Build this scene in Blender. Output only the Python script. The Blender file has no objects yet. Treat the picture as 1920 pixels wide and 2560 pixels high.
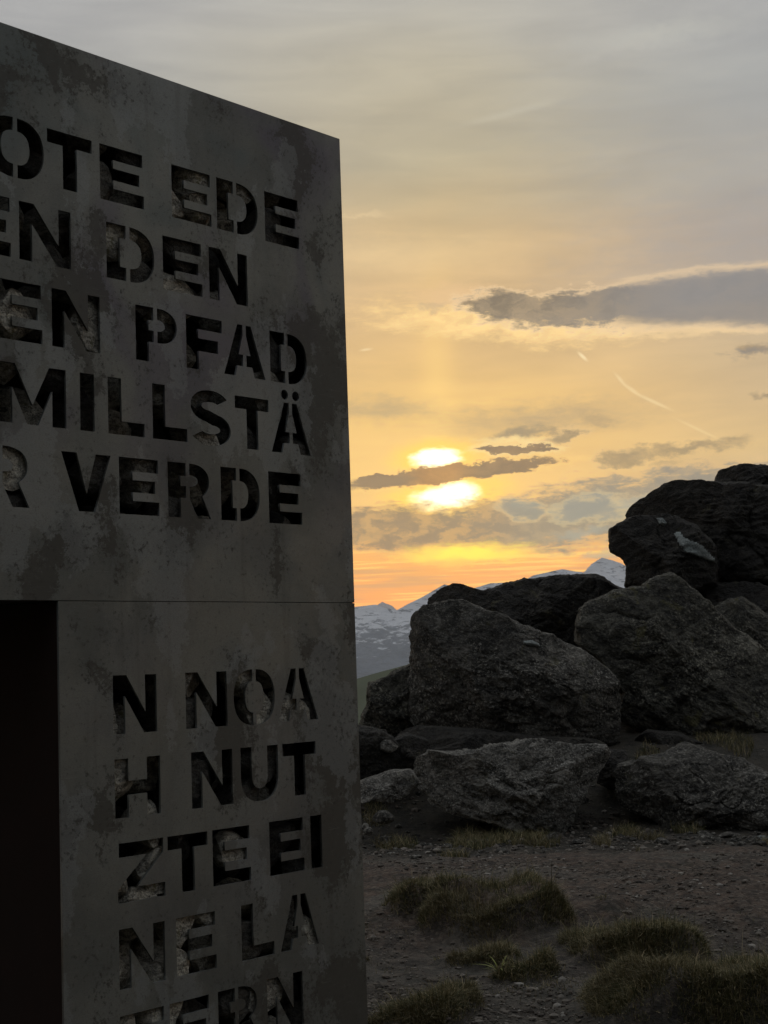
import bpy, math, random
import numpy as np
from mathutils import Vector, Matrix, noise as mnoise

scene = bpy.context.scene
COL = scene.collection
random.seed(7)
rng = np.random.default_rng(11)

# ---------------------------------------------------------------- camera
FPX = 3850.0                       # focal length in pixels of the 1920 px wide photograph
PITCH, ROLL = math.radians(5.406), math.radians(1.958)
EYE = np.array([0.0, 0.0, 1.62])
FW = np.array([0, math.cos(PITCH), math.sin(PITCH)])
_r0 = np.array([1.0, 0, 0]); _u0 = np.array([0, -math.sin(PITCH), math.cos(PITCH)])
RT = math.cos(ROLL)*_r0 - math.sin(ROLL)*_u0
UP = math.cos(ROLL)*_u0 + math.sin(ROLL)*_r0
cam_d = bpy.data.cameras.new('camera'); cam = bpy.data.objects.new('camera', cam_d); COL.objects.link(cam)
cam_d.sensor_fit = 'HORIZONTAL'; cam_d.sensor_width = 36; cam_d.lens = 36*FPX/1920
cam_d.clip_start = 0.05; cam_d.clip_end = 60000
cam.matrix_world = Matrix(((RT[0], UP[0], -FW[0], EYE[0]), (RT[1], UP[1], -FW[1], EYE[1]),
                           (RT[2], UP[2], -FW[2], EYE[2]), (0, 0, 0, 1)))
scene.camera = cam
scene.view_settings.view_transform = 'Standard'; scene.view_settings.look = 'None'
scene.view_settings.exposure = 0; scene.view_settings.gamma = 1
scene.view_settings.use_curve_mapping = False
scene.cycles.volume_bounces = 3

def ray(px, py):                   # direction in the world of a point measured in the photograph
    return FW + RT*(px-960)/FPX - UP*(py-1280)/FPX
def at(px, py, dist):              # world point at forward distance dist
    d = ray(px, py); return EYE + d*(dist/d[1])
def on_plane(px, py, z=0.0):
    d = ray(px, py); return EYE + d*((z-EYE[2])/d[2])
def uv(px, py):                    # azimuth / elevation, in units of 1/3850 rad
    d = ray(px, py); d = d/np.linalg.norm(d)
    return math.atan2(d[0], d[1])*FPX, math.asin(d[2])*FPX

def lin(c, k=1.0):
    return tuple(k*((v/255/12.92) if v/255 <= .04045 else ((v/255+.055)/1.055)**2.4) for v in c) + (1.0,)

# ---------------------------------------------------------------- node helpers
class G:
    def __init__(s, nt): s.nt = nt; s.nodes = nt.nodes; s.x = 0
    def n(s, t, **kw):
        o = s.nodes.new(t); s.x += 40; o.location = (s.x, 0)
        for k, v in kw.items(): setattr(o, k, v)
        return o
    def put(s, sock, v):
        if isinstance(v, bpy.types.NodeSocket): s.nt.links.new(v, sock)
        elif v is not None: sock.default_value = v
    def m(s, op, a, b=None, c=None, clamp=False):
        o = s.n('ShaderNodeMath', operation=op, use_clamp=clamp)
        for i, v in enumerate((a, b, c)):
            if v is not None: s.put(o.inputs[i], v)
        return o.outputs[0]
    def v(s, op, a, b=None):
        o = s.n('ShaderNodeVectorMath', operation=op)
        s.put(o.inputs[0], a)
        if b is not None: s.put(o.inputs[1], b)
        return o.outputs['Value'] if op in ('LENGTH', 'DOT_PRODUCT', 'DISTANCE') else o.outputs[0]
    def sm(s, x, lo, hi, a=0.0, b=1.0):
        o = s.n('ShaderNodeMapRange', interpolation_type='SMOOTHSTEP')
        s.put(o.inputs['Value'], x); s.put(o.inputs['From Min'], lo); s.put(o.inputs['From Max'], hi)
        s.put(o.inputs['To Min'], a); s.put(o.inputs['To Max'], b)
        return o.outputs[0]
    def mix(s, f, a, b, blend='MIX'):
        o = s.n('ShaderNodeMix', data_type='RGBA', blend_type=blend)
        s.put(o.inputs[0], f); s.put(o.inputs[6], a); s.put(o.inputs[7], b)
        return o.outputs[2]
    def noise(s, vec, scale, detail=4, rough=.55, dist=0.0, out='Fac'):
        o = s.n('ShaderNodeTexNoise')
        s.put(o.inputs['Vector'], vec); o.inputs['Scale'].default_value = scale
        o.inputs['Detail'].default_value = detail; o.inputs['Roughness'].default_value = rough
        o.inputs['Distortion'].default_value = dist
        return o.outputs[out]
    def map(s, vec, scale=(1, 1, 1), rot=(0, 0, 0), loc=(0, 0, 0)):
        o = s.n('ShaderNodeMapping'); s.put(o.inputs['Vector'], vec)
        o.inputs['Scale'].default_value = scale; o.inputs['Rotation'].default_value = rot
        o.inputs['Location'].default_value = loc
        return o.outputs[0]
    def ramp(s, x, stops):
        o = s.n('ShaderNodeValToRGB'); s.put(o.inputs[0], x); e = o.color_ramp.elements
        stops = sorted(stops, key=lambda q: q[0])
        e[0].position, e[0].color = stops[0]; e[1].position, e[1].color = stops[-1]
        for p, c in stops[1:-1]:
            q = e.new(p); q.color = c
        return o.outputs[0]

# ---------------------------------------------------------------- sky
SUN_U, SUN_V = uv(1100, 1205)
SUN_AZ, SUN_EL = SUN_U/FPX, SUN_V/FPX
world = bpy.data.worlds.new('World'); scene.world = world; world.use_nodes = True; world.cycles.sampling_method = 'MANUAL'; world.cycles.sample_map_resolution = 512
nt = world.node_tree; nt.nodes.clear(); g = G(nt)
SKY_GAIN = 1.17
tc = g.n('ShaderNodeTexCoord').outputs['Generated']
sep = g.n('ShaderNodeSeparateXYZ'); g.put(sep.inputs[0], tc)
X, Y, Z = sep.outputs
AZ = g.m('ARCTAN2', X, Y)
U = g.m('MULTIPLY', AZ, FPX)
V = g.m('MULTIPLY', g.m('ARCSINE', Z), FPX)
cmb = g.n('ShaderNodeCombineXYZ'); g.put(cmb.inputs[0], U); g.put(cmb.inputs[1], V)
P = cmb.outputs[0]
def vof(py, px=1300): return uv(px, py)[1]
VMIN, VMAX = -700.0, 6050.0
t = g.m('DIVIDE', g.m('SUBTRACT', V, VMIN), VMAX-VMIN)
# broad waviness of the layers
wav = g.noise(g.map(P, (1/900, 1/260, 1)), 1.0, 3, .5)
tw = g.m('ADD', t, g.m('MULTIPLY', g.m('SUBTRACT', wav, .5), .035))
def stops(lst, px):
    out = []
    for py, c in lst:
        v = vof(py, px) if py < 5000 else 0
        out.append(((v-VMIN)/(VMAX-VMIN), lin(c[:3], c[3] if len(c) > 3 else 1.0)))
    return out
top = [(-900, (158, 162, 164)), (-2200, (140, 147, 156)), (-4200, (122, 132, 146))]
def tops():
    return [((vof(0)+900-VMIN)/(VMAX-VMIN), lin((172, 173, 172))), ((vof(0)+2300-VMIN)/(VMAX-VMIN), lin((182, 184, 188))), (1.0, lin((186, 190, 196)))]
near = g.ramp(tw, stops([(2050, (88, 84, 82)), (1680, (150, 120, 96)), (1580, (255, 150, 42, 1.12)), (1490, (255, 156, 36, 1.12)), (1400, (255, 166, 34, 1.1)), (1320, (232, 172, 96)),
      (1200, (234, 186, 112)), (1050, (240, 192, 106)), (900, (226, 184, 116)), (750, (212, 176, 122)), (630, (212, 180, 128)),
      (520, (188, 168, 130)), (380, (176, 164, 136)), (180, (180, 172, 152)), (0, (177, 173, 162))], 1080)+tops())
far = g.ramp(tw, stops([(2050, (86, 86, 88)), (1680, (140, 128, 116)), (1580, (248, 158, 78)), (1500, (244, 164, 78)), (1400, (238, 176, 96)), (1250, (186, 166, 140)),
      (1130, (204, 176, 130)), (1000, (196, 170, 132)), (900, (190, 168, 134)), (820, (188, 168, 138)), (700, (170, 158, 144)),
      (560, (162, 152, 143)), (420, (163, 157, 148)), (180, (158, 159, 157)), (0, (160, 160, 160))], 1800)+tops())
back = g.ramp(t, [(0.0, lin((50, 52, 56))), (.10, lin((74, 78, 86))), (.2, lin((94, 99, 108))), (.5, lin((128, 133, 141))), (1.0, lin((186, 190, 196)))])
du = g.m('SUBTRACT', U, SUN_U)
wn = g.m('POWER', 2.718, g.m('MULTIPLY', -1.0, g.m('POWER', g.m('ABSOLUTE', g.m('DIVIDE', du, 620.0)), 2.0)))
sky = g.mix(wn, far, near)
sky = g.mix(g.sm(g.m('ABSOLUTE', AZ), .8, 2.4), sky, back)
front = g.sm(g.m('ABSOLUTE', AZ), 1.2, .6)          # the measured cloud bank lies on this side of the sky

# fine veils of high cloud
st1 = g.noise(g.map(P, (1/520, 1/90, 1), (0, 0, math.radians(7))), 1.0, 5, .55, .6)
st2 = g.noise(g.map(P, (1/240, 1/55, 1), (0, 0, math.radians(-4)), (5, 9, 0)), 1.0, 5, .5, .8)
veil = g.m('ADD', g.m('MULTIPLY', g.m('SUBTRACT', st1, .5), .60), g.m('MULTIPLY', g.m('SUBTRACT', st2, .5), .22))
sky = g.mix(1.0, sky, g.mix(g.m('ADD', .5, veil, clamp=True), (.62, .62, .66, 1), (1.38, 1.36, 1.30, 1)), 'MULTIPLY')
# low streaks of cloud right above the horizon
st3 = g.noise(g.map(P, (1/420, 1/13, 1), (0, 0, math.radians(2.2)), (2, 1, 0)), 1.0, 4, .6, .3)
lowm = g.m('MULTIPLY', g.sm(V, vof(1560), vof(1480)), g.sm(V, vof(1340), vof(1400)))
lowm = g.m('MULTIPLY', lowm, front)
sky = g.mix(g.m('MULTIPLY', lowm, g.sm(st3, .50, .60, 0, .85)), sky, lin((255, 204, 100), 1.12))
sky = g.mix(g.m('MULTIPLY', lowm, g.sm(st3, .47, .38, 0, .6)), sky, lin((196, 148, 104)))

fray = None; wsm = None
def disc(px, py, rx, ry, tilt=0.0, vec=None):      # distance field: 0 centre, 1 rim
    cu, cv = uv(px, py)
    p = g.v('SUBTRACT', vec or P, (cu, cv, 0))
    r = g.n('ShaderNodeVectorRotate', rotation_type='Z_AXIS'); g.put(r.inputs['Vector'], p)
    r.inputs['Angle'].default_value = -(math.radians(tilt) - .034)
    L_ = g.v('LENGTH', g.v('MULTIPLY', r.outputs[0], (1/rx, 1/ry, 0)))
    return L_ if fray is None or vec is P or vec is None else g.m('ADD', L_, fray if vec is not wsm else g.m('MULTIPLY', fray, .3))

# sun glow in the thin cloud
d0 = disc(1105, 1195, 330, 190)
glow = g.m('POWER', 2.718, g.m('MULTIPLY', -1.0, g.m('POWER', d0, 1.6)))
sky = g.mix(g.m('MULTIPLY', glow, .55), sky, lin((255, 212, 128)))
pill = g.m('POWER', 2.718, g.m('MULTIPLY', -1.0, g.m('POWER', disc(1092, 1000, 46, 250), 2.0)))
sky = g.mix(g.m('MULTIPLY', pill, .46), sky, lin((255, 208, 116), 1.08))
wob = g.noise(g.map(P, (1/60, 1/26, 1)), 1.0, 4, .6, 0, 'Color')
Pw = g.v('ADD', P, g.v('MULTIPLY', g.v('SUBTRACT', wob, (.5, .5, .5)), (70, 34, 0)))
s1 = disc(1092, 1144, 58, 24, 4, Pw); s2 = disc(1114, 1240, 80, 32, 10, Pw)
for sdf, k in ((s1, 1), (s2, 1)):
    sky = g.mix(g.sm(sdf, 2.7, .8, 0, .9), sky, lin((255, 205, 70), 1.15))
for sdf in (s1, s2):
    sky = g.mix(g.sm(sdf, 1.35, .6), sky, (1.9, 1.75, 1.35, 1))

# fine warps for ragged cloud edges
wf = g.noise(g.map(P, (1/48, 1/30, 1), loc=(3, 3, 0)), 1.0, 6, .66, 0, 'Color')
wc = g.noise(g.map(P, (1/170, 1/80, 1), loc=(7, 1, 0)), 1.0, 5, .6, 0, 'Color')
Pr = g.v('ADD', g.v('ADD', P, g.v('MULTIPLY', g.v('SUBTRACT', wf, (.5, .5, .5)), (105, 60, 0))),
         g.v('MULTIPLY', g.v('SUBTRACT', wc, (.5, .5, .5)), (120, 54, 0)))
tex = g.noise(g.map(Pr, (1/70, 1/34, 1), loc=(1, 4, 0)), 1.0, 5, .6)
def cloud(px, py, rx, ry, tilt, col, edge=.35, op=1.0, rim=None, vec=None, rimk=.5, col2=None):
    global sky
    d = disc(px, py, rx, ry, tilt, vec or Pr)
    if rim is not None:
        band = g.m('MULTIPLY', g.sm(d, 1.0+edge*1.2, 1.0), g.sm(d, 1.0-edge, 1.0))
        sky = g.mix(g.m('MULTIPLY', band, rimk), sky, rim)
    c = col if col2 is None else g.mix(g.sm(tex, .35, .65), col, col2)
    sky = g.mix(g.sm(d, 1.0+edge*.7, 1.0-edge*.9, 0, op), sky, c)
fray = g.m('MULTIPLY', g.m('SUBTRACT', g.noise(g.map(P, (1/75, 1/20, 1), (0, 0, math.radians(5)), (9, 2, 0)), 1.0, 6, .68, .5), .5), 1.5)
# soft grey veils
cloud(1900, 600, 330, 120, 10, lin((158, 148, 141)), 1.5, .6)
cloud(1900, 250, 380, 260, 0, lin((156, 157, 157)), 1.5, .5)
cloud(960, 1022, 130, 26, 0, lin((186, 158, 112)), 1.4, .8)
cloud(1350, 1045, 210, 34, 3, lin((176, 150, 112)), 1.5, .85)
cloud(1310, 1080, 70, 14, 3, lin((140, 124, 100)), 1.0, .8)
cloud(1300, 1100, 90, 9, 0, lin((255, 226, 160)), 1.2, .6)
# pale streaks high up
cloud(1290, 278, 110, 7, 12, lin((192, 184, 164)), 1.6, .5, vec=P)
cloud(1660, 85, 150, 20, 4, lin((184, 182, 172)), 1.8, .6)
cloud(1530, 130, 120, 9, 16, lin((178, 174, 164)), 1.8, .5)
cloud(940, 640, 230, 30, 2, lin((236, 202, 146)), 2.0, .55)
cloud(900, 543, 70, 6, 3, lin((226, 200, 154)), 1.4, .45)
# long cloud at upper right with a sunlit fringe under it
fr = g.m('MULTIPLY', g.sm(disc(1290, 800, 370, 56, -3, Pr), 1.35, .35), g.sm(tex, .34, .56, .35, 1))
sky = g.mix(g.m('MULTIPLY', fr, .95), sky, lin((255, 214, 138), 1.05))
fr2 = g.m('MULTIPLY', g.sm(disc(1720, 815, 300, 22, 1, Pr), 1.4, .5), g.sm(st2, .35, .6, .3, 1))
sky = g.mix(g.m('MULTIPLY', fr2, .7), sky, lin((244, 208, 150)))
cloud(1130, 740, 95, 26, 2, lin((226, 186, 132)), .7, .85)
cloud(1075, 765, 40, 14, 2, lin((186, 158, 122)), .9, .5)
wsm = g.v('ADD', P, g.v('MULTIPLY', g.v('SUBTRACT', wc, (.5, .5, .5)), (80, 44, 0)))
cld = g.m('MINIMUM', g.m('MINIMUM', disc(1285, 768, 130, 34, -4, Pr), disc(1470, 770, 240, 42, 3, Pr)),
          g.m('MINIMUM', disc(1800, 742, 330, 62, 3, wsm), disc(2150, 740, 500, 60, 0, wsm)))
rimb = g.m('MULTIPLY', g.sm(cld, 1.32, 1.05), g.sm(cld, .85, 1.0))
sky = g.mix(g.m('MULTIPLY', rimb, .6), sky, lin((240, 206, 158)))
ccol = g.mix(g.sm(U, uv(1250, 760)[0], uv(1750, 760)[0]), lin((124, 108, 86)), lin((132, 127, 124)))
ccol = g.mix(g.sm(V, uv(1700, 740)[1], uv(1700, 800)[1], 0, .5), ccol, lin((142, 130, 118)))
lft = g.sm(U, uv(1650, 760)[0], uv(1250, 760)[0], .12, 1)
ccol = g.mix(g.m('MULTIPLY', lft, g.sm(tex, .58, .40, 0, .6)), ccol, lin((178, 152, 116))); ccol = g.mix(g.m('MULTIPLY', lft, g.sm(tex, .52, .66, 0, .6)), ccol, lin((106, 92, 74)))
sky = g.mix(g.sm(cld, 1.20, .70, 0, .96), sky, ccol)
# small ones
grey = lin((136, 116, 88)); grey2 = lin((166, 140, 102))
cloud(1875, 876, 62, 17, 7, lin((128, 118, 108)), .6, .9, col2=grey2)
cloud(1915, 988, 34, 7, 0, grey, .8, .7)
cloud(1545, 1151, 50, 18, 0, grey, .6, .85, lin((236, 196, 136)), col2=grey2)
cloud(1725, 1118, 118, 15, 7, grey, .8, .8, col2=grey2)
cloud(1590, 1132, 56, 13, 0, grey2, .8, .6, col2=grey)
cloud(1665, 1156, 40, 8, 0, grey2, .8, .6)
cloud(1415, 1092, 46, 12, 18, grey, .7, .85, lin((236, 196, 136)), col2=grey2)
cloud(1385, 1078, 16, 16, 0, grey2, .8, .7)
cloud(1494, 1043, 40, 12, 0, grey2, 1.0, .5)
# contrails
def trail(pts, w, op):
    global sky
    for (a, b), ww in zip(zip(pts[:-1], pts[1:]), w):
        mx, my = (a[0]+b[0])/2, (a[1]+b[1])/2
        L_ = math.hypot(b[0]-a[0], b[1]-a[1])/2
        cloud(mx, my, L_*1.12, ww, -math.degrees(math.atan2(b[1]-a[1], b[0]-a[0])), lin((252, 226, 174)), .9, op, vec=P)
trail([(1447, 882), (1466, 900)], [4], .8)
trail([(1540, 936), (1562, 962), (1595, 985), (1670, 1022)], [4, 4.5, 4], .4)
trail([(1700, 1050), (1790, 1096)], [3.5], .25)
cloud(915, 874, 14, 3, 8, lin((250, 222, 170)), 1.0, .6, vec=P)
# bank of cloud below the sun
bank = g.m('MINIMUM', g.m('MINIMUM', disc(1000, 1322, 190, 58, 2, Pr), disc(1270, 1318, 260, 66, 3, Pr)),
           g.m('MINIMUM', disc(1560, 1275, 330, 74, 3, Pr), disc(1900, 1240, 420, 80, 0, Pr)))
bcol = g.mix(g.sm(U, uv(1000, 1300)[0], uv(1500, 1300)[0]), lin((134, 110, 86)), lin((130, 122, 118)))
bcol = g.mix(g.sm(tex, .42, .62, 0, .75), bcol, g.mix(g.sm(U, uv(1180, 1300)[0], uv(1330, 1300)[0]), lin((200, 156, 96)), lin((160, 142, 124))))
sky = g.mix(g.m('MULTIPLY', g.m('MULTIPLY', g.sm(bank, 1.3, 1.0), g.sm(bank, .85, 1.02)), .35), sky, lin((244, 196, 128)))
sky = g.mix(g.sm(bank, 1.25, .70, 0, .94), sky, bcol)
cloud(1320, 1272, 62, 24, -4, lin((138, 138, 140)), .4, .6, lin((216, 186, 142)), rimk=.6)
cloud(1330, 1256, 30, 18, 0, lin((138, 138, 140)), .5, .5)
cloud(1478, 1274, 84, 34, 2, lin((136, 138, 144)), .35, .65, lin((206, 184, 148)), rimk=.6)
cloud(1600, 1262, 60, 24, 10, lin((158, 154, 152)), .4, .6, lin((206, 184, 150)), rimk=.4)
cloud(1450, 1335, 70, 12, 6, lin((150, 150, 156)), .7, .7)
cloud(1520, 1368, 50, 12, 25, lin((166, 160, 154)), .7, .6)
cloud(1500, 1390, 40, 9, 8, lin((172, 164, 154)), .8, .6)
# the two dark bars over the sun
wob2 = g.v('ADD', P, g.v('MULTIPLY', g.v('SUBTRACT', wf, (.5, .5, .5)), (70, 40, 0)))
sky = g.mix(g.sm(disc(1165, 1384, 130, 22, 2, wob2), 1.7, .3, 0, 1), sky, lin((255, 214, 50), 1.35))
sky = g.mix(g.sm(disc(1122, 1408, 60, 14, 0, wob2), 1.5, .2, 0, .8), sky, lin((255, 196, 74)))
def bar(px, py, rx, ry, tilt, rimc, k=.8):
    global sky
    d = disc(px, py, rx, ry, tilt, wob2)
    sky = g.mix(g.sm(d, 1.5, 1.02, 0, k), sky, rimc)
    sky = g.mix(g.sm(d, 1.06, .86, 0, .96), sky, g.mix(g.sm(tex, .3, .7), g.mix(g.sm(g.m('ABSOLUTE', du), 110, 20, 0, .7), lin((118, 92, 64)), lin((172, 118, 48))), g.mix(g.sm(g.m('ABSOLUTE', du), 110, 20, 0, .6), lin((146, 114, 76)), lin((200, 140, 60)))))
bar(1290, 1124, 100, 13, 1, lin((252, 222, 160)), .5)
bar(1125, 1184, 270, 22, 6.2, lin((255, 206, 120)), .35)
cloud(940, 1203, 90, 13, 3, lin((140, 112, 78)), .5, .9, vec=wob2)

lowk = g.m('MULTIPLY', g.sm(V, math.radians(11)*FPX, math.radians(.5)*FPX), front)
sky = g.mix(1.0, sky, g.mix(lowk, (1, 1, 1, 1), (1.52, 1.42, .84, 1)), 'MULTIPLY')      # the glow beyond the hazy valley air
nish = g.n('ShaderNodeTexSky'); nish.sky_type = 'NISHITA'; nish.sun_disc = False
nish.sun_elevation = SUN_EL; nish.sun_rotation = SUN_AZ; nish.altitude = 2000
bg1 = g.n('ShaderNodeBackground'); g.put(bg1.inputs[0], nish.outputs[0]); bg1.inputs[1].default_value = 0.006
bg2 = g.n('ShaderNodeBackground'); g.put(bg2.inputs[0], sky); bg2.inputs[1].default_value = SKY_GAIN
add = g.n('ShaderNodeAddShader'); g.put(add.inputs[0], bg1.outputs[0]); g.put(add.inputs[1], bg2.outputs[0])
wo = g.n('ShaderNodeOutputWorld'); g.put(wo.inputs[0], add.outputs[0])

# veiled low sun
sl = bpy.data.lights.new('sun', 'SUN'); sun = bpy.data.objects.new('sun', sl); COL.objects.link(sun)
sl.energy = 0.3; sl.angle = math.radians(8); sl.color = (1.0, .72, .42)
sd = Vector((math.sin(SUN_AZ)*math.cos(SUN_EL), math.cos(SUN_AZ)*math.cos(SUN_EL), math.sin(SUN_EL)))
sun.rotation_euler = sd.to_track_quat('Z', 'Y').to_euler()

def smooth(x, a, b):
    t_ = np.clip((x-a)/(b-a), 0, 1); return t_*t_*(3-2*t_)
# ---------------------------------------------------------------- numpy noise
_perm = np.random.default_rng(5).permutation(256); _perm = np.concatenate([_perm, _perm, _perm])
_gr = np.random.default_rng(6).normal(size=(256, 3)); _gr /= np.linalg.norm(_gr, axis=1)[:, None]
def perlin(p):
    i = np.floor(p).astype(int); fr_ = p-i; i &= 255
    w = fr_*fr_*fr_*(fr_*(fr_*6-15)+10); out = 0
    for dx in (0, 1):
        for dy in (0, 1):
            for dz in (0, 1):
                h = _perm[_perm[_perm[(i[:, 0]+dx) & 255]+((i[:, 1]+dy) & 255)]+((i[:, 2]+dz) & 255)]
                gdot = ((fr_-np.array([dx, dy, dz]))*_gr[h]).sum(1)
                wt = (w[:, 0] if dx else 1-w[:, 0])*(w[:, 1] if dy else 1-w[:, 1])*(w[:, 2] if dz else 1-w[:, 2])
                out = out + wt*gdot
    return out
def fbm(p, o=4, g_=.5, ridged=False):
    a, s, f_ = 1.0, 0, 1.0
    for k in range(o):
        n_ = perlin(p*f_+k*17.3)
        s = s + a*((.25-np.abs(n_))*2 if ridged else n_)
        a *= g_; f_ *= 2.03
    return s

def mesh_np(name, verts, faces, mat=None, smooth=False):
    me = bpy.data.meshes.new(name)
    verts = np.asarray(verts, dtype=np.float32); faces = np.asarray(faces, dtype=np.int32)
    k = faces.shape[1]
    me.vertices.add(len(verts)); me.vertices.foreach_set('co', verts.ravel())
    me.loops.add(faces.size); me.loops.foreach_set('vertex_index', faces.ravel())
    me.polygons.add(len(faces)); me.polygons.foreach_set('loop_start', np.arange(0, faces.size, k, dtype=np.int32))
    me.polygons.foreach_set('loop_total', np.full(len(faces), k, dtype=np.int32))
    me.polygons.foreach_set('use_smooth', np.full(len(faces), smooth))
    me.update(calc_edges=True); me.validate()
    if mat: me.materials.append(mat)
    return me
def link(name, me, parent=None, loc=None):
    o = bpy.data.objects.new(name, me); COL.objects.link(o)
    if parent: o.parent = parent
    if loc is not None: o.location = loc
    return o
def tag(o, label=None, cat=None, group=None, kind=None):
    for k, v in (('label', label), ('category', cat), ('group', group), ('kind', kind)):
        if v: o[k] = v
    return o
_ico = {}
def ico(n_):
    if n_ not in _ico:
        import bmesh
        bm = bmesh.new(); bmesh.ops.create_icosphere(bm, subdivisions=n_, radius=1)
        v_ = np.array([v.co[:] for v in bm.verts]); f_ = np.array([[v.index for v in f.verts] for f in bm.faces])
        bm.free(); _ico[n_] = (v_, f_)
    return _ico[n_]

# ---------------------------------------------------------------- materials
def newmat(name):
    m = bpy.data.materials.new(name); m.use_nodes = True; m.node_tree.nodes.clear()
    q = G(m.node_tree); b = q.n('ShaderNodeBsdfPrincipled'); o = q.n('ShaderNodeOutputMaterial')
    m.node_tree.links.new(b.outputs[0], o.inputs[0]); return m, q, b
def bump(q, b, h, strength, dist, prev=None):
    n_ = q.n('ShaderNodeBump'); n_.inputs['Strength'].default_value = strength; n_.inputs['Distance'].default_value = dist
    q.put(n_.inputs['Height'], h)
    if prev: q.put(n_.inputs['Normal'], prev)
    q.put(b.inputs['Normal'], n_.outputs[0]); return n_.outputs[0]

def rock_mat(name, dark, mid, light, lichen=.5, sc=1.0, rot=(18, 24), vary=False):
    m, q, b = newmat(name)
    oc = q.n('ShaderNodeTexCoord').outputs['Object']
    rnd = q.n('ShaderNodeObjectInfo').outputs['Random']
    fol = q.map(oc, (2.4*sc, 2.4*sc, 5.2*sc), (math.radians(rot[0]), math.radians(rot[1]), 0))
    n4 = q.noise(oc, 13*sc, 5, .65, .6)
    n1 = q.noise(oc, 2.2*sc, 6, .6, .4); n2 = q.noise(fol, 1.6, 7, .65, 1.2); n3 = q.noise(oc, 38*sc, 6, .7)
    c = q.mix(q.sm(n2, .36, .62), dark, mid)
    rough_ = q.sm(q.noise(oc, 1.4*sc, 4, .6, .6), .38, .60, .25, 1)
    c = q.mix(q.m('MULTIPLY', rough_, q.sm(n3, .50, .68, 0, .95)), c, light); c = q.mix(q.sm(n3, .46, .34, 0, .7), c, lin((34, 32, 29)))
    c = q.mix(q.sm(n1, .56, .70, 0, .5), c, light)
    vo = q.n('ShaderNodeTexVoronoi', feature='DISTANCE_TO_EDGE')
    q.put(vo.inputs['Vector'], q.v('ADD', fol, q.v('MULTIPLY', q.v('SUBTRACT', q.noise(oc, 5*sc, 5, .6, 0, 'Color'), (.5, .5, .5)), (2.2, 2.2, 2.2))))
    vo.inputs['Scale'].default_value = .8
    crack = q.sm(vo.outputs[0], .0, .05)
    c = q.mix(q.sm(crack, 0, 1, .45, 1), lin((38, 36, 32)), c)
    ln = q.noise(oc, 3.4*sc, 6, .7, .5)
    c = q.mix(q.m('MULTIPLY', q.sm(ln, .60, .68), lichen), c, lin((112, 108, 72)))
    c = q.mix(q.sm(n4, .42, .30, 0, .6), c, dark)
    if vary:
        k_ = q.ramp(rnd, [(0, (.10, .10, .10, 1)), (.42, (.26, .26, .25, 1)), (.55, (1, 1, .97, 1)), (1, (1.35, 1.35, 1.3, 1))]); c = q.mix(1.0, c, k_, 'MULTIPLY')
    q.put(b.inputs['Base Color'], c); b.inputs['Roughness'].default_value = .82
    p_ = bump(q, b, n2, .9, .075/sc)
    p_ = bump(q, b, n4, 1.0, .045/sc, p_)
    p_ = bump(q, b, n3, 1.0, .030/sc, p_)
    p_ = bump(q, b, crack, .8, .02/sc, p_)
    return m
M_rock = rock_mat('gneiss', lin((42, 41, 36)), lin((98, 95, 87)), lin((196, 192, 180)))
M_rockb = rock_mat('knobbly_gneiss', lin((42, 41, 35)), lin((92, 90, 79)), lin((188, 184, 166)), .8, .9, (-30, -38))
M_rockd = rock_mat('dark_gneiss', lin((32, 30, 26)), lin((56, 53, 47)), lin((98, 94, 84)), .35)
M_rockl = rock_mat('pale_gneiss', lin((74, 73, 67)), lin((140, 137, 128)), lin((218, 214, 204)), .3, 1.6)
M_quartz = rock_mat('quartz', lin((112, 120, 117)), lin((150, 158, 155)), lin((178, 184, 181)), 0, 2.5)
M_fill = rock_mat('garnet_schist', lin((112, 108, 98)), lin((204, 200, 188)), lin((222, 218, 208)), .8, 5, vary=True)

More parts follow.
